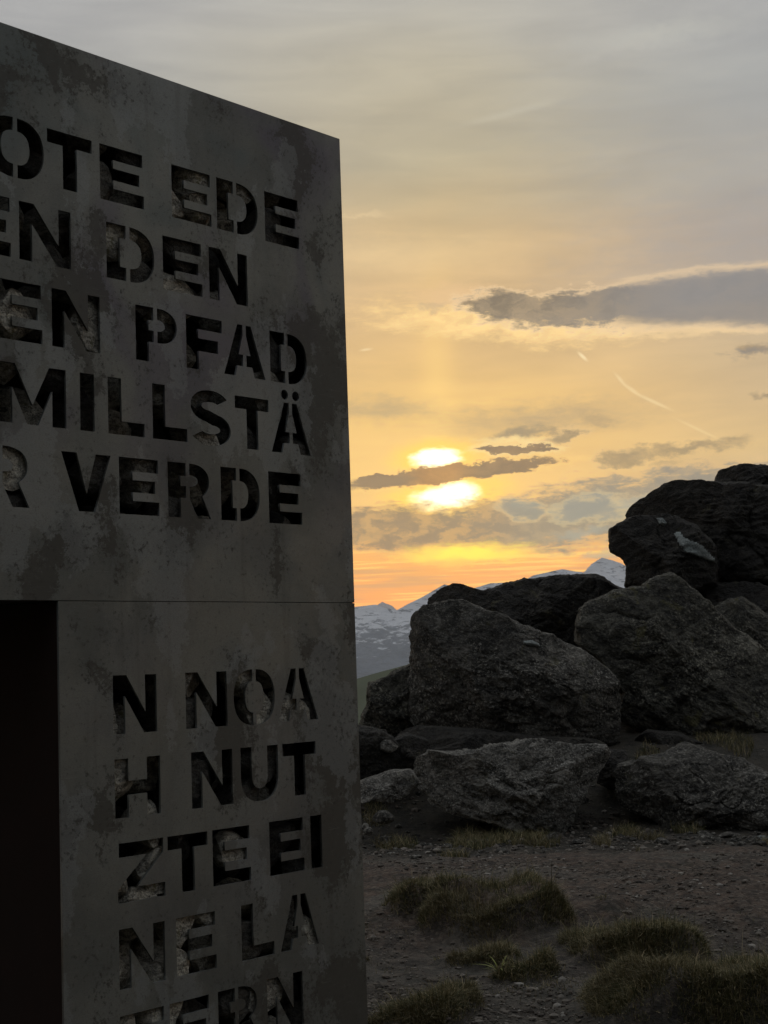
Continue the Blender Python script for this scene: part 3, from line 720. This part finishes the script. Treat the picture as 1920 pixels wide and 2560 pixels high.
    if parts:
        bv = BVHTree.FromPolygons([Vector(w) for w in W[::1]], [tuple(x) for x in f])
        for pname, pol, lab in parts:
            pol = np.array(pol, float)*1.1573; cc = pol.mean(0); res = []
            grid = []
            nn = 26; mn, mxx = pol.min(0), pol.max(0)
            idx = -np.ones((nn, nn), int); vv = []; tv = []
            for i in range(nn):
                for j in range(nn):
                    px = mn[0]+(mxx[0]-mn[0])*i/(nn-1); py = mn[1]+(mxx[1]-mn[1])*j/(nn-1)
                    ins = False; k2 = len(pol)-1; dmin = 1e9
                    for k in range(len(pol)):
                        (xa, ya), (xb, yb) = pol[k], pol[k2]
                        if (ya > py) != (yb > py) and px < (xb-xa)*(py-ya)/(yb-ya)+xa: ins = not ins
                        ex, ey = xb-xa, yb-ya; tt = max(0, min(1, ((px-xa)*ex+(py-ya)*ey)/(ex*ex+ey*ey)))
                        dmin = min(dmin, math.hypot(px-xa-tt*ex, py-ya-tt*ey)); k2 = k
                    if not ins: continue
                    d = ray(px, py); d = d/np.linalg.norm(d)
                    hit = bv.ray_cast(Vector(EYE-C), Vector(d))
                    if hit[0] is None: continue
                    hn = hit[1]; hn = hn if hn.dot(Vector(d)) < 0 else -hn
                    th_ = min(1, dmin/7.0)
                    pnt = np.array(hit[0]); pnt = pnt - d*(-.012+.055*th_**.6 + .012*float(perlin(np.array([[px*.045, py*.045, 2.0]]))[0])*3)
                    idx[i, j] = len(vv); vv.append(pnt)
            ff = [(idx[i, j], idx[i+1, j], idx[i+1, j+1], idx[i, j+1]) for i in range(nn-1) for j in range(nn-1)
                  if min(idx[i, j], idx[i+1, j], idx[i+1, j+1], idx[i, j+1]) >= 0]
            if not ff: continue
            # give it a back side so that it is a solid wedge
            vv = np.array(vv); nb = len(vv); dv = ray(*cc); dv = dv/np.linalg.norm(dv)
            ff = np.array(ff); from collections import Counter
            ed_ = Counter(); 
            for q4 in ff:
                for k in range(4): ed_[tuple(sorted((q4[k], q4[(k+1) % 4])))] += 1
            side = [(q4[(k+1) % 4], q4[k], q4[k]+nb, q4[(k+1) % 4]+nb) for q4 in ff for k in range(4) if ed_[tuple(sorted((q4[k], q4[(k+1) % 4])))] == 1]
            allf = np.concatenate([ff, ff[:, ::-1]+nb, np.array(side)])
            po = link(pname, mesh_np(pname, np.concatenate([vv, vv+dv*.10]), allf, M_quartz, True), o)
            if lab: po['label'] = lab
    return o

boulder('wide dark slab of rock jutting left above the boulder with the pale quartz patch',
    [(1347, 1110), (1352, 1098), (1385, 1075), (1436, 1048), (1470, 1040), (1545, 1045), (1600, 1046), (1700, 1060), (1800, 1110), (1830, 1200), (1740, 1275), (1600, 1280), (1550, 1260), (1535, 1210), (1480, 1160), (1430, 1130), (1400, 1122), (1358, 1128)],
    19.6, 1.2, M_rockd, seed=1, ctr=(1590, 1140))
boulder('rounded dark capstone at the very top of the rock heap against the sky',
    [(1548, 1040), (1550, 1028), (1562, 1018), (1590, 1009), (1620, 1008), (1680, 1014), (1740, 1030), (1760, 1060), (1700, 1090), (1600, 1085), (1552, 1065)], 19.8, .8, M_rockd, seed=2)
boulder('dark overhanging boulder with a pale quartz patch on its face',
    [(1318, 1165), (1322, 1148), (1336, 1134), (1358, 1122), (1400, 1118), (1440, 1116), (1500, 1140), (1545, 1185), (1552, 1225), (1545, 1262), (1470, 1290), (1390, 1285), (1352, 1262), (1357, 1222), (1345, 1205), (1320, 1192)],
    18.9, 1.1, M_rockd, seed=3, ctr=(1440, 1200),
    parts=[('quartz_patch', [(1452, 1150), (1470, 1146), (1480, 1160), (1500, 1168), (1520, 1178), (1548, 1208), (1546, 1216), (1530, 1214), (1490, 1198), (1470, 1186), (1462, 1170)], 'pale greenish white quartz patch'),
           ('quartz_patch', [(1415, 1118), (1432, 1118), (1442, 1130), (1436, 1138), (1424, 1132)], 'small grey quartz patch at the upper edge')])
boulder('huge boulder on the right with a ridge running down from its peak, below the overhang',
    [(1250, 1350), (1258, 1320), (1280, 1300), (1330, 1280), (1400, 1255), (1432, 1238), (1450, 1241), (1480, 1258), (1510, 1290), (1545, 1325), (1600, 1368), (1645, 1405), (1665, 1430), (1740, 1500), (1800, 1600), (1760, 1690), (1560, 1680), (1440, 1600), (1370, 1580), (1335, 1550), (1340, 1500), (1290, 1420), (1252, 1390)],
    17.0, 1.35, M_rockb, fol=(-38, 0), cuts=[(.75, -.45, .62, .86), (-.1, -1, -.18, .95)], seed=4, sub=7, ctr=(1460, 1440))
boulder('dark rounded boulder at the right edge, behind the huge ridged boulder',
    [(1470, 1300), (1480, 1262), (1520, 1250), (1560, 1264), (1610, 1262), (1640, 1266), (1720, 1300), (1780, 1380), (1760, 1450), (1660, 1460), (1560, 1400), (1500, 1350)], 18.9, .9, M_rockd, seed=5)
boulder('lower dark boulder at the right edge, wedged against the ridged boulder',
    [(1545, 1315), (1580, 1298), (1606, 1294), (1660, 1335), (1720, 1400), (1730, 1500), (1660, 1520), (1590, 1440), (1540, 1370)], 18.1, .8, M_rockb, fol=(-30, 0), seed=6)
boulder('long low black boulder against the sunset, below the sun, behind the other boulders',
    [(920, 1302), (928, 1285), (945, 1275), (980, 1262), (1005, 1266), (1040, 1276), (1062, 1275), (1098, 1260), (1140, 1254), (1200, 1248), (1282, 1243), (1305, 1252), (1345, 1275), (1350, 1340), (1330, 1440), (1200, 1480), (1040, 1450), (950, 1400), (915, 1340)],
    20.2, 1.2, M_rockd, seed=7, sub=7, fol=(-15, 0))
boulder('big squared boulder in the middle of the heap with a rough sloping top',
    [(887, 1350), (893, 1325), (915, 1308), (955, 1300), (1000, 1299), (1045, 1318), (1100, 1338), (1150, 1360), (1200, 1380), (1260, 1408), (1310, 1445), (1340, 1478), (1340, 1530), (1333, 1590), (1310, 1625), (1220, 1618), (1150, 1605), (1060, 1600), (1000, 1600), (930, 1590), (890, 1560), (870, 1510), (884, 1450)],
    16.0, 1.15, M_rock, cuts=[(.42, -.55, .86, .60), (0, -1, -.22, .62), (-.8, -.6, .0, .74)], seed=8, sub=7, fol=(-26, 0),
    parts=[('quartz_patch', [(1128, 1384), (1150, 1382), (1166, 1390), (1168, 1398), (1148, 1396), (1130, 1392)], 'small white quartz spot on the sloping top')])
boulder('pale stepped boulder at the left foot of the squared boulder, before the snowy mountain',
    [(795, 1495), (800, 1478), (825, 1472), (845, 1458), (865, 1448), (890, 1435), (940, 1460), (950, 1560), (900, 1620), (820, 1610), (785, 1580), (788, 1540), (796, 1520)], 16.6, .6, M_rockb, seed=9, fol=(-60, 0))
boulder('small dark boulder beside the steel gate, under the pale stepped boulder',
    [(700, 1590), (740, 1570), (785, 1572), (830, 1582), (860, 1610), (870, 1660), (840, 1700), (780, 1705), (700, 1690), (680, 1640)], 14.8, .5, M_rockd, seed=10)
boulder('pale grey cracked boulder lying in front of the squared boulder, closest to the path',
    [(897, 1665), (905, 1640), (935, 1626), (985, 1628), (1030, 1622), (1060, 1612), (1100, 1614), (1150, 1605), (1205, 1604), (1260, 1612), (1305, 1612), (1325, 1635), (1300, 1665), (1275, 1705), (1235, 1745), (1228, 1780), (1200, 1800), (1160, 1790), (1110, 1786), (1060, 1768), (1000, 1758), (940, 1742), (905, 1705)],
    13.9, .75, M_rockl, cuts=[(-.05, -.9, .5, .36), (.2, -1, -.15, .52)], seed=11, sub=7, amp=1.25, fol=(-28, 0))
boulder('grey flat-topped boulder at the right edge of the path',
    [(1326, 1675), (1340, 1655), (1390, 1640), (1440, 1632), (1470, 1612), (1490, 1610), (1530, 1625), (1590, 1645), (1660, 1680), (1760, 1720), (1780, 1800), (1700, 1840), (1560, 1820), (1420, 1770), (1345, 1740)],
    13.9, .8, M_rock, cuts=[(.1, -.5, .86, .30), (0, -1, -.3, .55)], seed=12, sub=7, amp=1.2)
boulder('light grey slabby stone low beside the steel gate, left of the pale cracked boulder',
    [(740, 1700), (790, 1684), (840, 1668), (880, 1664), (905, 1690), (885, 1715), (850, 1735), (810, 1728), (750, 1730)], 13.6, .35, M_rockl, seed=13, sub=5, amp=.8)
boulder('mossy dark rock mass filling the gap below the squared boulder',
    [(850, 1590), (900, 1570), (1000, 1575), (1150, 1590), (1300, 1600), (1330, 1640), (1280, 1700), (1100, 1720), (900, 1700), (850, 1650)], 15.6, .8, M_rockd, seed=14, sub=5)
boulder('dark rock mass in the shade between the squared boulder and the huge ridged boulder',
    [(1280, 1440), (1400, 1500), (1560, 1560), (1700, 1600), (1720, 1690), (1500, 1680), (1350, 1660), (1300, 1600)], 18.3, .6, M_rockd, seed=15, sub=5)
boulder('small blocky rock wedged in the gap between the pale cracked boulder and the flat-topped one',
    [(1296, 1640), (1315, 1622), (1350, 1625), (1362, 1650), (1350, 1690), (1320, 1705), (1290, 1690)], 14.6, .35, M_rockd, seed=31, sub=5, amp=.7)
boulder('dark broken rock tucked under the left end of the squared boulder, above the slabby stone',
    [(850, 1600), (880, 1585), (925, 1600), (935, 1635), (915, 1665), (870, 1668), (845, 1640)], 14.9, .4, M_rockd, seed=32, sub=5, amp=.7)
boulder('low dark rock in the shadow under the huge ridged boulder',
    [(1370, 1600), (1400, 1578), (1460, 1585), (1520, 1605), (1530, 1630), (1470, 1645), (1390, 1640)], 16.0, .4, M_rockd, seed=33, sub=5, amp=.7)
# lesser stones that one can point at
def small(label, px, py, w, hgt, D, mat, seed, tilt=0, asp=.8):
    ol = [(px+w*.5*math.cos(a)*(1+.12*math.sin(3*a+seed)), py-hgt*.5*math.sin(a)*(1+.15*math.cos(2*a+seed))) for a in np.linspace(0, 2*math.pi, 11)[:-1]]
    return boulder(label, ol, D, w*1.1573/FPX*D*.5*asp, mat, seed=seed, sub=4, amp=.28, name='stone', cat='stone', group='loose stones on the ground', nrand=5)
small('pointed grey stone in the hollow left of the big squared boulder', 838, 1612, 40, 24, 14.6, M_rockl, 21)
small('flat grey stone half buried under the light slabby stone by the gate', 828, 1766, 46, 24, 13.2, M_rock, 22)
small('small pale stone near the gate edge, below the slabby stone', 795, 1795, 16, 12, 12.7, M_rockl, 23)
small('flat white stone at the right edge under the flat-topped boulder', 1645, 1812, 34, 13, 13.0, M_quartz, 24)
small('low dark stone lying on the right of the gravel path', 1612, 1884, 62, 22, 11.6, M_rock, 25)
small('small whitish stone in front of the pale cracked boulder, left end of the path', 1058, 1878, 14, 9, 11.7, M_rockl, 26)
small('flat slab of stone set in the middle of the gravel path', 1162, 1916, 60, 8, 11.0, M_rock, 27)
small('small light stone at the bare spot between the two grassy banks', 1222, 1981, 15, 8, 10.0, M_rockl, 28)
small('light stone at the right edge of the gravel path', 1650, 1958, 26, 18, 10.4, M_rockl, 29)
small('pale stone at the foot of the gate pillar edge beside the grass', 806, 1962, 26, 10, 10.2, M_rock, 30)

# ---------------------------------------------------------------- gravel and grass
def scatter_view(n, r0, r1, a0=-14, a1=24):
    a = np.radians(rng.uniform(a0, a1, n)); r = r0*(r1/r0)**rng.uniform(0, 1, n)
    return r*np.sin(a), r*np.cos(a)
gx_, gy_ = scatter_view(76000, 5.6, 16)
mm_ = mask_mounds(gx_, gy_); dens = perlin(np.stack([gx_*.9, gy_*.9, 0*gx_], 1))
keep = (mm_ < .008) & (rng.uniform(0, 1, len(gx_)) < .30+dens*1.6); gx_, gy_ = gx_[keep], gy_[keep]
gz_ = height(gx_, gy_)
bv_, bf_ = ico(1)
n = len(gx_); size = .0052*(1+rng.pareto(2.3, n)); size = np.clip(size, .004, .027)*np.where(gy_ > 12.3, 1.6, 1)
var = [bv_*rng.uniform(.75, 1.15, (len(bv_), 1))*np.array([1, rng.uniform(.6, 1), rng.uniform(.4, .7)]) for _ in range(12)]
var = np.array(var)[rng.integers(0, 12, n)]; rot = rng.uniform(0, 6.28, n)
cr, sr = np.cos(rot)[:, None], np.sin(rot)[:, None]
vx = var[:, :, 0]*cr-var[:, :, 1]*sr; vy = var[:, :, 0]*sr+var[:, :, 1]*cr
vv = np.stack([vx*size[:, None]+gx_[:, None], vy*size[:, None]+gy_[:, None], var[:, :, 2]*size[:, None]+(gz_+size*.15)[:, None]], -1).reshape(-1, 3)
ff = (bf_[None]+(np.arange(n)*len(bv_))[:, None, None]).reshape(-1, 3)
m, q, b = newmat('gravel_stone'); M_grav = m
geo = q.n('ShaderNodeNewGeometry'); rp = geo.outputs['Random Per Island']
q.put(b.inputs['Base Color'], q.ramp(rp, [(0, lin((54, 49, 43))), (.5, lin((88, 80, 71))), (.9, lin((114, 108, 99))), (1, lin((146, 142, 134)))]))
b.inputs['Roughness'].default_value = .85
tag(link('gravel', mesh_np('gravel', vv, ff, M_grav)), 'loose gravel and pebbles scattered over the path and bare soil', 'gravel', kind='stuff')

rx_, ry_ = scatter_view(2600, 11.9, 16.2); dn = perlin(np.stack([rx_*.8, ry_*.8, 8+0*rx_], 1)); kk = (rng.uniform(0, 1, len(rx_)) < .35+1.6*dn) & (ry_ > 12.1); rx_, ry_ = rx_[kk], ry_[kk]
rz_ = height(rx_, ry_); b2, f2 = ico(2); rv, rf_ = [], []
for i_, (xa, ya, za) in enumerate(zip(rx_, ry_, rz_)):
    p = b2.copy()
    for _ in range(7):
        n_ = rng.normal(size=3); n_ /= np.linalg.norm(n_); p -= np.maximum(p@n_-rng.uniform(.5, .8), 0)[:, None]*n_
    sz = min(.02*(1+rng.pareto(2.2)), .11); an = rng.uniform(0, 6.28)
    p = p*np.array([1, rng.uniform(.6, 1), rng.uniform(.4, .75)])*sz; ca, sa = math.cos(an), math.sin(an)
    rv.append(np.stack([p[:, 0]*ca-p[:, 1]*sa+xa, p[:, 0]*sa+p[:, 1]*ca+ya, p[:, 2]+za+sz*.12], 1)); rf_.append(f2+i_*len(b2))
tag(link('rubble', mesh_np('rubble', np.concatenate(rv), np.concatenate(rf_), M_rock)), 'broken rock rubble lying round the feet of the boulders', 'rubble', kind='stuff')

def blades(name, x, y, z, ln, wd, lean, ldir, mat):
    n = len(x); rot = rng.uniform(0, math.pi, n); ox, oy = np.cos(rot)*wd, np.sin(rot)*wd
    K = 4; V_ = []; lx, ly = np.cos(ldir), np.sin(ldir)
    for k in range(K):
        t_ = k/(K-1); w_ = (1-t_)**.7 if k < K-1 else .08
        bx = x+lx*lean*ln*t_*t_; by = y+ly*lean*ln*t_*t_; bz = z+ln*(t_-.55*lean*t_*t_)
        V_.append(np.stack([bx-ox*w_, by-oy*w_, bz], 1)); V_.append(np.stack([bx+ox*w_, by+oy*w_, bz], 1))
    V_ = np.stack(V_, 1).reshape(-1, 3); base = (np.arange(n)*2*K)[:, None]
    F_ = np.concatenate([base+np.array([[2*k, 2*k+1, 2*k+3, 2*k+2]]) for k in range(K-1)], 0)
    return link(name, mesh_np(name, V_, F_, mat, True))
m, q, b = newmat('alpine_grass'); M_grass = m
geo = q.n('ShaderNodeNewGeometry'); rp = geo.outputs['Random Per Island']
oc = q.n('ShaderNodeTexCoord').outputs['Object']
cl = q.noise(oc, 1.6, 4, .6)
c = q.ramp(rp, [(0, lin((56, 60, 32))), (.4, lin((80, 82, 44))), (.7, lin((116, 106, 68))), (1, lin((176, 160, 122)))])
c = q.mix(q.sm(cl, .45, .65, 0, .6), c, lin((108, 96, 68)))
q.put(b.inputs['Base Color'], c); b.inputs['Roughness'].default_value = .7
x_, y_ = scatter_view(1250000, 5.6, 12.5)
wobx = .10*perlin(np.stack([x_, y_, 0*x_], 1)*3.1); woby = .10*perlin(np.stack([x_, y_, 0*x_], 1)*3.1+31)
mk = mask_mounds(x_+wobx, y_+woby); clump = perlin(np.stack([x_*5, y_*5, 0*x_], 1))
k_ = (mk > .010+.045*np.clip(perlin(np.stack([x_*6, y_*6, 17+0*x_], 1))+.35, 0, 1)) & (rng.uniform(0, 1, len(x_)) < .62+1.1*clump+1.0*perlin(np.stack([x_*1.9, y_*1.9, 11+0*x_], 1))); 
k2 = (~(mk > .028)) & (y_ < 9.0) & (rng.uniform(0, 1, len(x_)) < .10*np.clip(perlin(np.stack([x_*2.1, y_*2.1, 3+0*x_], 1))-.02, 0, 1)*3)
k_ = k_ | k2; x_, y_, clump, mk = x_[k_], y_[k_], clump[k_], mk[k_]
gr_ = np.hypot(mask_mounds(x_+.04, y_)-mask_mounds(x_-.04, y_), mask_mounds(x_, y_+.04)-mask_mounds(x_, y_-.04))/.08
st_ = np.where((gr_ > .5) | ((mk > .02) & (gr_ > .25)))[0]
for _ in range(2):
    x_ = np.concatenate([x_, x_[st_]+rng.normal(0, .015, len(st_))]); y_ = np.concatenate([y_, y_[st_]+rng.normal(0, .015, len(st_))])
    clump = np.concatenate([clump, clump[st_]]); mk = np.concatenate([mk, mk[st_]])
z_ = height(x_, y_)-.004; ln_ = np.clip(rng.normal(.034, .020, len(x_)), .010, .12)*(1+.8*clump)*np.clip(.45+mk*9, .45, 1)*(1+1.3*(rng.uniform(0, 1, len(x_)) < .03))
# blades lean down the slope of the bank
e = .06; gxs = mask_mounds(x_+e, y_)-mask_mounds(x_-e, y_); gys = mask_mounds(x_, y_+e)-mask_mounds(x_, y_-e)
ld = np.arctan2(-gys, -gxs)+rng.normal(0, 1.1, len(x_)); flat_ = np.hypot(gxs, gys) < .01
ld = np.where(flat_, rng.uniform(0, 6.28, len(x_)), ld)
grass = blades('grass', x_, y_, z_, ln_, rng.uniform(.0012, .0024, len(x_)), np.where(flat_, rng.uniform(.1, .7, len(x_)), rng.uniform(.1, 1.35, len(x_))), ld, M_grass)
tag(grass, 'short dark alpine grass growing on the low banks along the path', 'grass', kind='stuff')
print('grass blades', len(x_), 'gravel', n, 'fill stones', cnt)
# grass at the feet of the boulders
x_, y_ = scatter_view(160000, 11.6, 16.5)
cl_ = perlin(np.stack([x_*2.2, y_*1.1, 7+0*x_], 1)); k_ = (cl_ > .12) & (y_ > 12.0+2.5*perlin(np.stack([x_*1.1, y_*0, 2+0*x_], 1)))
x_, y_ = x_[k_], y_[k_]; z_ = height(x_, y_)-.004
tf = blades('grass', x_, y_, z_, rng.uniform(.05, .15, len(x_)), rng.uniform(.0018, .003, len(x_)), rng.uniform(.2, 1.1, len(x_)), rng.uniform(0, 6.28, len(x_)), M_grass)
tag(tf, 'rough dark grass growing round the feet of the boulders', 'grass', kind='stuff')
# the bright tuft
m, q, b = newmat('yellow_green_leaf'); b.inputs['Base Color'].default_value = lin((126, 134, 58)); b.inputs['Roughness'].default_value = .6
tuft = bpy.data.objects.new('grass_tuft', None); COL.objects.link(tuft)
pt = on_plane(1252, 2470); tz = float(height(np.array([pt[0]]), np.array([pt[1]]))[0]); pt[2] = tz; tuft.location = pt
tag(tuft, 'bright yellow-green tuft of broad grass blades at the bottom, right of the gate', 'grass tuft')
for k in range(16):
    a = rng.uniform(0, 6.28); L_ = rng.uniform(.05, .12); le = rng.uniform(.5, 1.3); w_ = rng.uniform(.0035, .006)
    vs2 = []
    for i in range(6):
        t_ = i/5; ww = w_*math.sin(math.pi*min(1, .18+.82*t_))*1.0
        c_ = np.array([math.cos(a), math.sin(a), 0])*(le*L_*t_*t_)+np.array([0, 0, L_*(t_-.45*le*t_*t_)])+np.array([math.cos(a), math.sin(a), 0])*.012
        sd_ = np.array([-math.sin(a), math.cos(a), 0])*ww; vs2 += [c_-sd_, c_+sd_]
    fs2 = [(2*i, 2*i+1, 2*i+3, 2*i+2) for i in range(5)]
    link('blade', mesh_np('blade', np.array(vs2), fs2, m, True), tuft)

# ---------------------------------------------------------------- far hill and snow mountains
def ridge(name, crest, D, front, backd, mat, seed, drop, rough, nx=420, ny=150, extend=False, amp=1.0):
    crest = np.array(crest, float)*1.1573
    us = []; hs = []
    for px, py in crest:
        w = at(px, py, D); us.append(w[0]); hs.append(w[2])
    us, hs = np.array(us), np.array(hs)
    if extend:
        xa, xb = us[0], us[-1]; le = np.arange(1, 9)*D*.11; r2 = np.random.default_rng(seed)
        us = np.concatenate([xa-le[::-1], us, xb+le]); hs = np.concatenate([hs[0]*r2.uniform(.6, 1.3, 8), hs, hs[-1]*r2.uniform(.7, 1.4, 8)])
        x = np.concatenate([np.linspace(us[0], xa, 90)[:-1], np.linspace(xa, xb, nx-178), np.linspace(xb, us[-1], 90)[1:]])
    else: x = np.linspace(us[0], us[-1], nx)
    nx = len(x)
    y = np.concatenate([np.linspace(-front, 0, ny), np.linspace(0, backd, 30)[1:]])
    Xg, Yg = np.meshgrid(x, y); H = np.interp(Xg, us, hs)
    s = np.abs(Yg)/np.where(Yg < 0, front, backd)
    base = H - (H-drop)*(s**.80)
    p = np.stack([Xg.ravel()/1000, Yg.ravel()/1000, np.full(Xg.size, seed*3.1)], 1)
    n = fbm(p*1.1, 5, .55, True).reshape(Xg.shape); n2_ = fbm(p*3.3, 4, .6).reshape(Xg.shape)
    k = np.clip(s*5, .0, 1)
    base = base + (n*rough*k + n2_*rough*.45*np.clip(k+.06, 0, 1))*amp
    V_ = np.stack([Xg.ravel(), (Yg+D).ravel(), base.ravel()], 1)
    a, b_ = np.meshgrid(np.arange(len(y)-1), np.arange(nx-1), indexing='ij')
    F_ = np.stack([a*nx+b_, a*nx+b_+1, (a+1)*nx+b_+1, (a+1)*nx+b_], -1).reshape(-1, 4)
    o = link(name, mesh_np(name, V_, F_, mat, True)); tag(o, kind='structure'); return o
m, q, b = newmat('snow_and_hazy_rock'); M_snow = m
ge = q.n('ShaderNodeNewGeometry'); pos = ge.outputs['Position']
sp = q.n('ShaderNodeSeparateXYZ'); q.put(sp.inputs[0], pos); zz_ = sp.outputs[2]
nA = q.noise(q.map(pos, (1/85, 1/320, 1/26), (0, math.radians(24), 0)), 1.0, 7, .62, .8)
nB = q.noise(pos, 1/110, 6, .65)
lev = q.sm(zz_, -140, 380, .27, .52)
th_ = q.m('ADD', q.m('MULTIPLY', nA, .75), q.m('MULTIPLY', nB, .25))
sn = q.sm(q.m('SUBTRACT', q.m('ADD', lev, .22), th_), .13, .22)
c = q.mix(sn, lin((84, 95, 112)), lin((240, 243, 248)))  # rock tinted blue-grey: part of the distance haze is put into its colour
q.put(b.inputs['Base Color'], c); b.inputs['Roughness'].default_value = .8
bump(q, b, nA, 1.0, 40)
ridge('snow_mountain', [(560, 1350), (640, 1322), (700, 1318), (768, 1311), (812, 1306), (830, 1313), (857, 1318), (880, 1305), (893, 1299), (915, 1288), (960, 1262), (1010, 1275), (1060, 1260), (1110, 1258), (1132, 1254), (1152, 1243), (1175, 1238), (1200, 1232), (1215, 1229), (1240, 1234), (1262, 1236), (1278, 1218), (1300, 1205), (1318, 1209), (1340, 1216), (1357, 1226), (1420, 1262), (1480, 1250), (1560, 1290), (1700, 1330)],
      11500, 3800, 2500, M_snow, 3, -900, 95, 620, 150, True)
m, q, b = newmat('far_snow'); b.inputs['Base Color'].default_value = lin((225, 215, 210)); b.inputs['Roughness'].default_value = .9
ridge('distant_mountain', [(700, 1330), (790, 1316), (812, 1309), (826, 1300), (834, 1304), (846, 1308), (862, 1322), (900, 1340)], 13700, 900, 900, m, 5, -900, 60, 120, 60)
m, q, b = newmat('alpine_pasture'); M_past = m
pos = q.n('ShaderNodeNewGeometry').outputs['Position']
q.put(b.inputs['Base Color'], q.mix(q.noise(pos, 1/90, 6, .6), lin((66, 76, 48)), lin((92, 96, 66)))); b.inputs['Roughness'].default_value = .95
ridge('hill', [(560, 1520), (700, 1485), (775, 1465), (820, 1452), (880, 1436), (960, 1420), (1100, 1400), (1300, 1420), (1500, 1440)], 2300, 1300, 1500, M_past, 8, -700, 25, 400, 80, True)

# ---------------------------------------------------------------- haze
HAZE = 5.4e-5
hb = box_me('haze', (-9000, -1500, -905), (9500, 15200, 790), None)
m = bpy.data.materials.new('haze_air'); m.use_nodes = True; m.node_tree.nodes.clear(); q = G(m.node_tree)
pv = q.n('ShaderNodeVolumePrincipled'); ou = q.n('ShaderNodeOutputMaterial'); q.put(ou.inputs['Volume'], pv.outputs[0])
pv.inputs['Density'].default_value = HAZE; pv.inputs['Color'].default_value = (.90, .95, 1.0, 1)
hb.materials.append(m); haze = link('haze', hb); tag(haze, kind='stuff')
